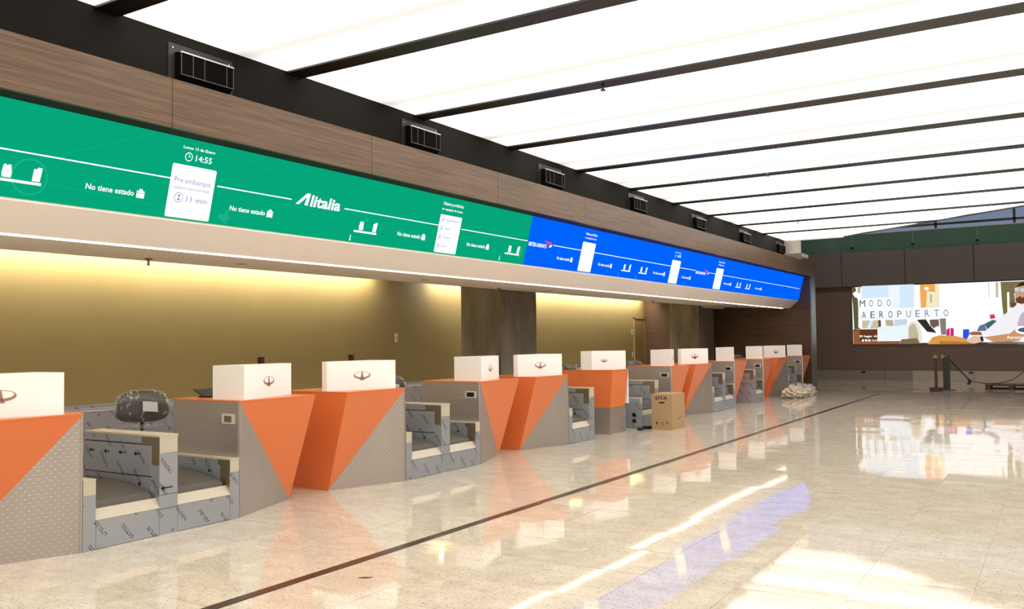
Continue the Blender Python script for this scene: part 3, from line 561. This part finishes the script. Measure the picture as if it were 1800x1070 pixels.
FV.polys('faint_ring', [ell(3.95, .24*SH, .135, .135, 28)], 'led_green', G, .0012)
FV.polys('faint_plane', [[(5.83, .09*SH), (5.90, .06*SH), (5.93, .0*SH+.01), (5.955, .02), (5.95, .07*SH), (6.0, .1*SH), (5.95, .13*SH), (5.955, .2*SH), (5.93, .2*SH), (5.90, .14*SH), (5.84, .14*SH)]], 'led_faint', G, .0012)
# blue part
def airline(y0, y1):
    FV.text('logo_lettering', 'BRITISH AIRWAYS', y0+(y1-y0)*.38, .40*SH, .062, 'led_white', B, w=(y1-y0)*.76, bold=.025)
    a = y0+(y1-y0)*.62; FV.polys('ribbon_logo', [[(a, .555*SH), (a+.20, .54*SH), (y1, .50*SH), (y1-.01, .46*SH), (a+.10, .51*SH)]], 'led_red', B); FV.polys('ribbon_logo', [[(y1-.01, .46*SH), (y1-.01, .49*SH), (y1-.08, .47*SH), (y1-.11, .43*SH), (y1-.05, .43*SH)]], 'led_white', B, .003)
def header(cx): FV.text('lettering', 'Objetos prohibidos', cx, .855*SH, .042, 'led_white', B, w=.44); FV.text('lettering', 'en equipaje de mano', cx, .77*SH, .032, 'led_white', B, w=.44)
airline(11.72, 12.45); line(B, 12.48, 13.47); status(B, 12.68, 13.12); header(13.73); card(B, 13.47, 13.96, .69); line(B, 13.98, 17.58); status(B, 14.2, 14.66)
people(B, 15.2); arrow(B, 15.1); people(B, 15.99); arrow(B, 15.9); status(B, 16.70, 17.22); card(B, 17.57, 18.06, .67)
FV.text('lettering', 'Lunes 13 de Enero', 17.8, .875*SH, .027, 'led_white', B, w=.36); FV.text('lettering', '14:55', 17.9, .76*SH, .06, 'led_white', B, w=.2); FV.polys('clock_icon', [ell(17.69, .79*SH, .045, .045, 18)], 'led_cyan', B)
line(B, 18.08, 19.05); status(B, 18.28, 18.72); airline(19.07, 19.9); line(B, 19.93, 20.37); header(20.65); card(B, 20.38, 20.9, .68); line(B, 20.92, 28.3)
status(B, 21.1, 21.56); people(B, 22.05); people(B, 22.85); arrow(B, 21.95); arrow(B, 22.75); status(B, 23.7, 24.2)
for y in (13.48, 13.5): pass
FV.polys('dead_module', [rect(26.5, 26.72, .42*SH, .46*SH)], led('led_dead', (20, 30, 150)), B)
# ================================================================== CHECK-IN DESKS
def desk(y0, kind, label, Wd=1.0, D=.97, reader=True):
    r = empty('check_in_desk', (X0, y0, 0)); tag(r, label, 'check-in desk', 'check-in desks in the row')
    s = (lambda y: y) if kind == 'A' else (lambda y: Wd-y)
    q = lambda x, y, z: (x, s(y), z)
    ins = q(-D/2, Wd/2, .5); t0 = TOP-.012
    panel('side_panel', [q(0, 0, 0), q(0, 0, t0), q(-D, 0, t0), q(-D, 0, 0)], .02, ins, 'steel', r)
    panel('steel_front', [q(0, 0, t0), q(0, 0, 0), q(-.335, Wd-.045, 0)], .02, ins, 'steel', r)
    panel('orange_front', [q(0, 0, t0), q(0, Wd, t0), q(-.335, Wd-.045, 0)], .02, ins, 'orange', r)
    panel('orange_side', [q(0, Wd, t0), q(-.335, Wd-.045, 0), q(-D, Wd-.045, 0), q(-D, Wd, t0)], .02, ins, 'orange', r)
    panel('back_panel', [q(-D, .02, 0), q(-D, .02, t0), q(-D, Wd-.02, t0), q(-D, Wd-.07, 0)], .02, ins, 'steel', r)
    prism('counter_top', [q(.004, -.004, t0), q(.004, Wd+.004, t0), q(-D-.01, Wd+.004, t0), q(-D-.01, -.004, t0)], (0, 0, .012), 'orange', r)
    if kind == 'A' and reader:
        a = prism('card_reader', [(-.235, -.001, .877), (-.065, -.001, .877), (-.065, -.001, .969), (-.235, -.001, .969)], (0, -.012, 0), 'tape', r)
        sq = y0 < 6
        box('reader_window', (-.20 if sq else -.21, -.10 if sq else -.09, -.016, -.012, .893, .953), 'bare' if sq else 'black', a)
    return r
DESKS = [(3.20, 'B', 'orange and embossed steel desk cut off by the left frame edge'),
 (5.78, 'A', 'check-in desk with black tilted monitor, right of the nearest baggage conveyor'),
 (7.27, 'B', 'check-in desk with orange left flank, third desk from the left'),
 (9.86, 'A', 'check-in desk with scuffed dark steel side, fourth from the left, below the concrete column'),
 (11.35, 'B', 'orange and steel desk just left of the two-tone pedestal desk'),
 (16.70, 'A', 'check-in desk directly behind the cardboard box'),
 (18.09, 'B', 'check-in desk right of the cardboard box with orange flank stripe'),
 (20.69, 'A', 'steel-sided desk under the second concrete column, standing without a partner'),
 (23.08, 'A', 'steel-sided desk right of the closed film-wrapped conveyor block'),
 (24.53, 'B', 'dark orange desk left of the crumpled plastic heap'),
 (27.20, 'A', 'farthest check-in desk, against the metal-edged end wall')]
for y, k, lab in DESKS: desk(y, k, lab, 1.0 if y < 27 else .98)
# two-tone pedestal desk
r = empty('pedestal_desk', (-6.66, 13.95, 0)); tag(r, 'two-tone desk with orange upper body on an embossed steel pedestal', 'check-in desk')
box('pedestal', (-1.0, -.045, 0, .58, 0, .465), 'steel', r)
bm = bmesh.new(); lo = [(-1.2, 0, .465), (-.035, 0, .465), (-.035, .6, .465), (-1.2, .6, .465)]; hi = [(-1.2, 0, 1.105), (.02, 0, 1.105), (.02, .66, 1.105), (-1.2, .66, 1.105)]
a = [bm.verts.new(p) for p in lo]; b = [bm.verts.new(p) for p in hi]; bm.faces.new(a); bm.faces.new(b)
for i in range(4): bm.faces.new((a[i], a[(i+1) % 4], b[(i+1) % 4], b[i]))
link('upper_body', bm_mesh(bm, 'upper_body'), 'orange', r); box('counter_top', (-1.21, .024, -.004, .664, 1.105, 1.115), 'orange', r)
box('white_side', (-.9, -.005, .668, .71, .5, 1.115), 'white', r); box('side_base', (-.9, -.07, .6, .71, 0, .5), 'film', r)

# ================================================================== SIGN BOXES WITH THE EMBLEM
def emblem(fr, cx, cy, parent, m, k=1.0):
    bm = bmesh.new(); n = 28; A, Bq = .108*k, .044*k
    def P(x, y): return fr.p(cx+x, cy+y, .0015)
    oo = [bm.verts.new(P(A*math.cos(2*math.pi*i/n), Bq*math.sin(2*math.pi*i/n))) for i in range(n)]
    ii = [bm.verts.new(P(.092*k*math.cos(2*math.pi*i/n), .009*k+.0305*k*math.sin(2*math.pi*i/n))) for i in range(n)]
    for i in range(n): bm.faces.new((oo[i], oo[(i+1) % n], ii[(i+1) % n], ii[i]))
    bm.faces.new([bm.verts.new(p) for p in (P(-.006*k, .04*k), P(-.022*k, -.045*k), P(.022*k, -.045*k), P(.006*k, .04*k))])
    bm.faces.new([bm.verts.new(p) for p in (P(-.030*k, -.042*k), P(-.030*k, -.056*k), P(.030*k, -.056*k), P(.030*k, -.042*k))])
    return link('emblem', bm_mesh(bm, 'emblem'), m, parent)
def sign(y0, kind, label, m='emblem', z=TOP, plan=None, ek=1.0, ex=.0):
    r = empty('sign_box', (X0, y0, z)); tag(r, label, 'sign box', 'white sign boxes on the desks')
    if plan is None: plan = [(-.03, .08), (-.33, .98), (-.48, .98), (-.48, .08)] if kind == 'A' else [(-.345, .045), (-.03, .857), (-.42, .857), (-.42, .045)]
    prism('box', [(x, y, 0) for x, y in plan], (0, 0, .33), 'white', r)
    a, b = Vector((*plan[0], 0)), Vector((*plan[1], 0)); L = (b-a).length
    fr = Frame(a, b-a, (0, 0, 1)); emblem(fr, L/2+ex, .165, r, m, ek)
for y, k, lab, m in ((3.20, 'B', 'white emblem box on the desk at the left frame edge', 'emblem'), (5.78, 'A', 'white box with narrow-looking emblem on the second desk from the left', 'emblem'),
 (7.27, 'B', 'wide white emblem box on the third desk from the left', 'emblem'), (9.86, 'A', 'white box before the left edge of the concrete column', 'emblem'),
 (11.35, 'B', 'white emblem box before the right edge of the concrete column', 'emblem'), (16.70, 'A', 'plain white box on the desk behind the cardboard box', 'emblem_dark'),
 (18.09, 'B', 'white emblem box right of the desk behind the cardboard box', 'emblem_dark'), (20.69, 'A', 'plain white box below the right edge of the second column', 'emblem_dark'),
 (23.08, 'A', 'plain white box touching the farthest emblem box in view', 'emblem_dark'), (24.53, 'B', 'farthest white box that shows an emblem', 'emblem_dark'), (27.20, 'A', 'farthest white box, beside the metal-edged end wall', 'emblem_dark')):
    sign(y, k, lab, m)
sign(13.95, 'C', 'white emblem box on the two-tone pedestal desk', 'emblem_dark', 1.115, [(-.40, .03), (-.02, .62), (-.62, .62), (-.62, .03)], .62, -.1)

# ================================================================== BAGGAGE CONVEYORS
def arrow_print(name, fr, cx, cy, L, parent):
    return fr.polys(name, [rect(cx-L/2+.02, cx+L/2, cy-.006, cy+.006), [(cx-L/2, cy), (cx-L/2+.035, cy-.022), (cx-L/2+.035, cy+.022)]], 'ink', parent, .0015)
def conveyor(y0, label, parts='LDR', ports=False, arrows=False):
    """L = left low guard + belt, D = tall divider, R = belt + right low guard; widths as measured"""
    y0 += .006; r = empty('baggage_conveyor', (X0, y0, 0)); tag(r, label, 'conveyor', 'film-wrapped baggage conveyors between desks')
    D = 1.1; y = 0.0
    def guard(ya, yb, inner):
        gd = box('side_guard', (-D, 0, ya, yb, 0, .553), 'film', r); box('guard_cap', (-D, .004, ya, yb, .553, .566), 'cream', gd)
        box('cream_patch', (.0, .002, ya+.002, yb-.002, .44, .553), 'cream', gd)
        if inner < 0:     # framed inner face towards the belt on its left
            box('steel_corner', (-.16, .001, ya-.004, ya, .30, .553), 'bare', gd); box('side_panel', (-1.08, -.13, ya-.006, ya, .36, .50), 'film', gd)
            tube('fastener', [(-.28, ya-.006, .44), (-.28, ya-.012, .44)], .013, 'black', gd)
        return gd
    def belt(ya, yb):
        fp = box('front_panel', (-.03, 0, ya+.003, yb-.003, .004, .236), 'film', r)
        prism('panel_cap', [(0.003, ya, .235), (.003, yb, .235), (-.05, yb, .318), (-.05, ya, .318)], (-.012, 0, -.01), 'cream', fp)
        bm = bmesh.new(); prof = [(-.05, .30), (-.06, .345), (-.10, .372), (-.38, .425), (-.52, .44), (-D, .44), (-D, .30)]
        bm_prism(bm, [(x, ya+.012, z) for x, z in prof], (0, yb-ya-.05, 0)); link('belt', bm_mesh(bm, 'belt'), 'rubber', r)
        box('bed', (-D, -.03, ya, yb, .0, .27), 'bar', r)
    if 'L' in parts:
        gd = guard(y, y+.11, 1)
        if ports:
            for zz in (.14, .25): tube('cable_port', [(-.12, y-.001, zz), (-.12, y-.014, zz)], .038, 'black', gd, 16)
        belt(y+.11, y+.70); y += .70
    if 'D' in parts:
        dv = box('divider', (-D, 0, y, y+.185, 0, .84), 'film', r)
        box('divider_cap', (-D, .004, y-.004, y+.189, .84, .856), 'cream', dv); box('cream_patch', (0, .002, y+.003, y+.182, .70, .84), 'cream', dv)
        boxes('steel_corner', [(-.10, .001, y-.005, y, .60, .84), (-.24, -.10, y-.005, y, .77, .84)], 'bare', dv)
        box('side_panel', (-1.08, -.10, y-.008, y, .50, .765), 'film', dv); box('lower_panel', (-1.08, -.10, y-.008, y, .36, .49), 'film', dv)
        box('panel_joint', (-1.08, -.10, y-.003, y, .49, .50), 'black', dv); box('panel_joint', (-1.08, -.10, y-.003, y, .765, .775), 'black', dv)
        for zz in (.22, .34): box('film_seam', (0, .0012, y, y+.185, zz, zz+.004), 'ink', dv)
        tube('fastener', [(-.26, y-.008, .425), (-.26, y-.015, .425)], .014, 'black', dv)
        if arrows:
            fr = Frame((0, y-.009, 0), (1, 0, 0), (0, 0, 1))
            for k in range(4): arrow_print('printed_arrow', fr, -.30-.22*k, .685, .085, dv)
            ff = Frame((.0025, 0, 0), (0, 1, 0), (0, 0, 1)); arrow_print('printed_arrow', ff, y+.07, .40, .12, dv)
        y += .185
    if 'R' in parts:
        belt(y, y+.575); guard(y+.575, y+.685, -1)
    return r
conveyor(4.198, 'nearest film-wrapped twin baggage conveyor with printed arrows on its divider', arrows=True)
conveyor(8.272, 'film-wrapped twin baggage conveyor between the third and fourth desks from the left')
conveyor(12.355, 'single film-wrapped baggage conveyor left of the two-tone pedestal desk', 'LD')
conveyor(15.115, 'film-wrapped baggage conveyor with round black ports, behind the cardboard box', ports=True)
conveyor(19.095, 'film-wrapped twin conveyor with two small openings right of the cardboard box', )
conveyor(22.19, 'film-wrapped conveyor whose closed tall block faces the camera, between far desks', 'DR')
conveyor(25.54, 'farthest twin baggage conveyor, behind the crumpled plastic heap')
# collector conveyor along the staff side
r = empty('collector_conveyor', (-9.55, 14.6, 0)); tag(r, 'long film-wrapped collector conveyor along the olive wall behind the desks', 'conveyor')
for k in range(9):
    a = -14+3.1*k; box('guard_panel', (.0, .05, a+.004, a+3.096, .05, .965), 'film', r)
box('guard_rail', (.05, .062, -14, 13.9, .885, .905), 'rail', r); box('guard_rail', (.05, .058, -14, 13.9, .915, .925), 'rail', r)
box('bed', (-1.0, 0, -14, 13.9, .3, .62), 'bar', r); box('belt', (-.95, -.05, -14, 13.9, .62, .64), 'rubber', r)
fr = Frame((.052, 0, 0), (0, 1, 0), (0, 0, 1))
for yy in (-8.6, -8.0, -4.3): arrow_print('printed_arrow', fr, yy, .62, .12, r)

# ================================================================== THINGS ON AND BEHIND THE DESKS
def monitor(x, y, z, lab, rz=0.0):
    r = empty('monitor', (x, y, z), rz); tag(r, lab, 'monitor')
    box('foot', (-.10, .10, -.08, .08, 0, .012), 'black', r, .004); tube('neck', [(0, 0, .01), (-.02, 0, .045)], .02, 'black', r)
    prism('screen', [(.03, -.11, .012), (.03, .15, .012), (-.03, .15, .088), (-.03, -.19, .088)], (-.018, 0, -.004), 'black', r)
monitor(-7.45, 6.10, TOP, 'black monitor tilted flat on the second desk from the left')
monitor(-7.62, 14.2, 1.115, 'black monitor tilted flat on the two-tone pedestal desk')
for x, y, lab in ((-7.28, 6.62, 'small red and black display post behind the second white box from the left'), (-7.25, 8.0, 'small red and black display post behind the wide white emblem box')):
    r = empty('display_post', (x, y, TOP)); tag(r, lab, 'display post')
    tube('pole', [(0, 0, 0), (0, 0, .33)], .014, 'black', r); box('foot', (-.05, .05, -.05, .05, 0, .012), 'black', r, .003)
    box('head', (-.02, .02, -.028, .028, .32, .40), 'black', r, .004); box('lens', (-.024, .022, -.031, -.004, .335, .395), 'dark_red', r)
def chair(x, y, rz, lab):
    r = empty('office_chair', (x, y, 0), rz); tag(r, lab, 'chair', 'plastic-wrapped office chairs')
    for k in range(5):
        a = 2*math.pi*k/5; c, s = math.cos(a), math.sin(a)
        lg = tube('leg', [(0, 0, .10), (.16*c, .16*s, .09), (.29*c, .29*s, .065)], [.028, .022, .016], 'black', r, 6); tube('castor', [(.29*c-.012*s, .29*s+.012*c, .03), (.29*c+.012*s, .29*s-.012*c, .03)], .03, 'black', lg, 10)
    tube('column', [(0, 0, .1), (0, 0, .60)], .028, 'bare', r)
    box('seat', (-.23, .23, -.24, .24, .60, .68), 'chair', r, .03)
    tube('back_support', [(-.15, 0, .60), (-.27, 0, .64), (-.29, 0, .90)], .02, 'black', r)
    def shell(name, sx, sz, th, zc, m, amp=0.0, bend=.06):
        bm = bmesh.new(); bmesh.ops.create_uvsphere(bm, u_segments=28, v_segments=18, radius=1)
        for v in bm.verts:
            yy, zz, xx = v.co.y, v.co.z, v.co.x
            e = lambda t: math.copysign(abs(t)**.62, t)
            yy, zz = e(yy), e(zz); k = 1+amp*(math.sin(9*yy+5*zz)+math.sin(13*zz-7*yy+2)+.6*math.sin(23*yy+17*zz))
            v.co = Vector((-.27+xx*th*k+bend*yy*yy, yy*sx*k*(1-.10*zz), zc+zz*sz*k))
        me = bm_mesh(bm, name)
        for p in me.polygons: p.use_smooth = True
        return link(name, me, m, r)
    b = shell('backrest', .255, .165, .05, .99, 'chair')
    wv = shell('plastic_wrap', .285, .185, .075, .99, 'wrap', .02, .055)
    prism('wrap_flap', [(-.16, -.30, 1.06), (-.13, 0, 1.10), (-.16, .33, 1.03), (-.20, .33, .98), (-.20, 0, 1.04), (-.2, -.3, 1.02)], (-.004, 0, .004), 'wrap', r)
    prism('tail_flap', [(-.20, -.24, .80), (-.12, 0, .77), (-.14, .34, .80), (-.2, .3, .72), (-.24, -.2, .74)], (-.003, 0, .003), 'wrap', r)
    prism('paper_label', [(-.178, .0, .945), (-.168, .15, .93), (-.166, .145, 1.035), (-.176, .0, 1.05)], (-.004, 0, 0), 'paper', r)
chair(-8.12, 5.80, -.55, 'plastic-wrapped black chair with a paper label behind the nearest conveyor')
chair(-8.12, 9.85, -.5, 'plastic-wrapped black chair half hidden by the third desk from the left')
chair(-8.12, 15.75, -.9, 'plastic-wrapped black chair left of the white box on the pedestal desk')
chair(-8.12, 18.5, -.5, 'plastic-wrapped black chair between the pedestal desk and the desk behind the carton')
chair(-8.12, 26.1, -.4, 'farthest plastic-wrapped chair, arching over the desks near the end wall')

# ================================================================== FLOOR CLUTTER
r = empty('cardboard_box', (-6.02, 15.11, 0)); tag(r, 'tall brown cardboard box with dark lettering and handling marks on the floor', 'box')
W, L, HH = .40, .62, .645
boxes('carton', [(-W, 0, 0, L, 0, HH-.004)], 'cardboard', r); box('flap', (-W, 0, 0, L/2-.002, HH-.004, HH), 'cardboard', r); box('flap', (-W, 0, L/2+.002, L, HH-.004, HH), 'cardboard', r)
fr = Frame((-W, -.001, 0), (1, 0, 0), (0, 0, 1))
fr.text('lettering', 'SITA', .195, .545, .058, 'carton_ink', r, w=.24, bold=.02, d=.001)
fr.polys('handle_slot', [rect(.15, .255, .478, .508)], 'black', r, .001); fr.polys('handle_fold', [rect(.135, .25, .508, .522)], 'cream', r, .0015)
fr.polys('glass_mark', [[(.08, .14), (.12, .14), (.115, .11), (.103, .10), (.103, .085), (.118, .08), (.082, .08), (.097, .085), (.097, .10), (.085, .11)]], 'carton_ink', r, .001)
fr.polys('arrows_mark', [rect(.188, .194, .08, .12), [(.178, .12), (.204, .12), (.191, .142)], rect(.222, .228, .08, .12), [(.212, .12), (.238, .12), (.225, .142)]], 'carton_ink', r, .001)
fr.polys('umbrella_mark', [[(.27, .122), (.33, .122), (.315, .138), (.285, .138)], rect(.298, .302, .085, .122), rect(.298, .312, .08, .086)], 'carton_ink', r, .001)
f2 = Frame((.001, 0, 0), (0, 1, 0), (0, 0, 1)); f2.polys('stack_mark', [rect(.26, .275, .17, .215), rect(.40, .415, .19, .235), [(.275, .188), (.40, .205), (.40, .215), (.275, .198)]], 'carton_ink', r, .001)
for i, (x, y, rz) in enumerate(((-6.54, 14.86, .3), (-6.52, 15.13, -.4))):
    r = empty('cable_connector', (x, y, 0), rz); tag(r, ['black connector lying on the floor in front of the pedestal desk side', 'black double connector on the floor beside the round-port conveyor'][i], 'connector')
    box('housing', (-.05, .05, -.07, .07, 0, .055), 'black', r, .008); box('plug', (-.03, .03, .07, .12, .01, .045), 'bar', r, .005)
# crumpled plastic heap
def lump(name, c, sx, sy, sz, m, seed, parent):
    rnd = random.Random(seed); ph = [rnd.uniform(0, 6.28) for _ in range(8)]
    bm = bmesh.new(); bmesh.ops.create_icosphere(bm, subdivisions=4, radius=1)
    for v in bm.verts:
        p = v.co.copy(); k = 1+.14*math.sin(7*p.x+ph[0])*math.sin(6*p.y+ph[1])+.10*math.sin(13*p.z+9*p.x+ph[2])+.06*math.sin(23*p.y-15*p.z+ph[3])+.04*math.sin(37*p.x+29*p.z+ph[4])
        v.co = Vector((c[0]+p.x*sx*k, c[1]+p.y*sy*k, max(0.002, c[2]+p.z*sz*k)))
    return link(name, bm_mesh(bm, name), m, parent)
r = empty('plastic_heap', (-6.25, 24.75, 0)); tag(r, 'heap of crumpled pale plastic wrapping on the floor before the far desks', 'plastic wrapping')
lump('bundle', (-.05, .0, .12), .27, .50, .20, 'bag', 1, r); lump('bundle', (.05, .85, .10), .2, .42, .14, 'bag', 2, r); lump('loose_sheet', (0, 1.15, .12), .20, .62, .2, 'bag2', 3, r)
r = empty('floor_scrap', (-4.16, 4.72, 0.003), .6); tag(r, 'tiny dark leaf-like scrap on the floor near the dark strip', 'scrap')
prism('leaf', [(-.05, 0, 0), (-.01, .012, 0), (.05, .004, 0), (.015, -.014, 0)], (0, 0, .004), 'leaf', r)
# barrier posts
r = empty('barrier_post', (-3.24, 29.1, 0)); tag(r, 'slim maroon barrier post with yellow head before the far wall', 'barrier post')
box('base', (-.17, .17, -.14, .14, 0, .12), 'maroon', r, .008); box('shaft', (-.036, .036, -.036, .036, .12, .98), 'maroon', r, .006)
box('head', (-.055, .055, -.055, .055, .98, 1.06), 'yellow', r, .008); tube('hook', [(.0, -.03, 1.05), (.0, -.05, 1.12), (.02, -.03, 1.14)], .012, 'yellow', r)
r = empty('barrier_post', (-3.02, 29.75, 0)); tag(r, 'thick dark green barrier post beside the maroon post', 'barrier post')
tube('base', [(0, 0, 0), (0, 0, .02)], [.26, .24], 'grey_board', r, 24); box('shaft', (-.09, .09, -.07, .07, .02, .97), 'darkgreen', r, .008)
box('cap', (-.1, .1, -.08, .08, .97, 1.0), 'black', r, .005); box('clip', (-.13, -.05, -.09, .05, .97, 1.07), 'yellow', r, .006); box('handle', (.06, .1, -.02, .02, 1.0, 1.07), 'black', r)
st = tube('barrier_strap', [(-2.93, 29.75, .93), (-2.86, 29.8, .84), (-2.72, 29.85, .66), (-2.55, 29.9, .45), (-2.43, 29.95, .32)], .018, 'black'); tag(st, 'black strap slanting from the green post down to the cable knot', 'strap')
cp = tube('cable', [(-2.42, 29.96, .30), (-2.3, 30.0, .24), (-2.05, 30.3, .19), (-1.8, 30.6, .18), (-1.55, 30.9, .2), (-1.3, 31.3, .3), (-1.1, 31.8, .46), (-.7, 32.5, .8)], .012, 'black', None, 6); tag(cp, 'thin dark cable curving over the pallet to the right', 'cable')
kn = empty('cable_knot', (-2.42, 29.95, .27)); tag(kn, 'dark knot where strap and cable meet above the floor', 'knot')
box('lump', (-.05, .05, -.03, .03, -.07, .06), 'black', kn, .02); box('loop', (-.07, .02, -.02, .02, -.11, -.05), 'black', kn, .015)
pl = empty('wooden_pallet', (-1.35, 30.9, 0)); tag(pl, 'dark wooden pallet with a grey board on top by the far wall', 'pallet')
for xx in (-.62, 0, .62):
    for yy in (-.45, 0, .45): box('block', (xx-.07, xx+.07, yy-.05, yy+.05, .022, .11), 'pallet', pl)
for yy in (-.45, 0, .45): box('bottom_board', (-.7, .7, yy-.05, yy+.05, 0, .022), 'pallet', pl); box('stringer', (-.7, .7, yy-.05, yy+.05, .11, .13), 'pallet', pl)
for k in range(7): box('deck_board', (-.7+.205*k, -.7+.205*k+.17, -.5, .5, .13, .15), 'pallet', pl)
gb = box('grey_sheet', (-1.5, -.4, 30.5, 31.3, .152, .172), 'grey_board'); tag(gb, 'grey board lying on the pallet', 'board')
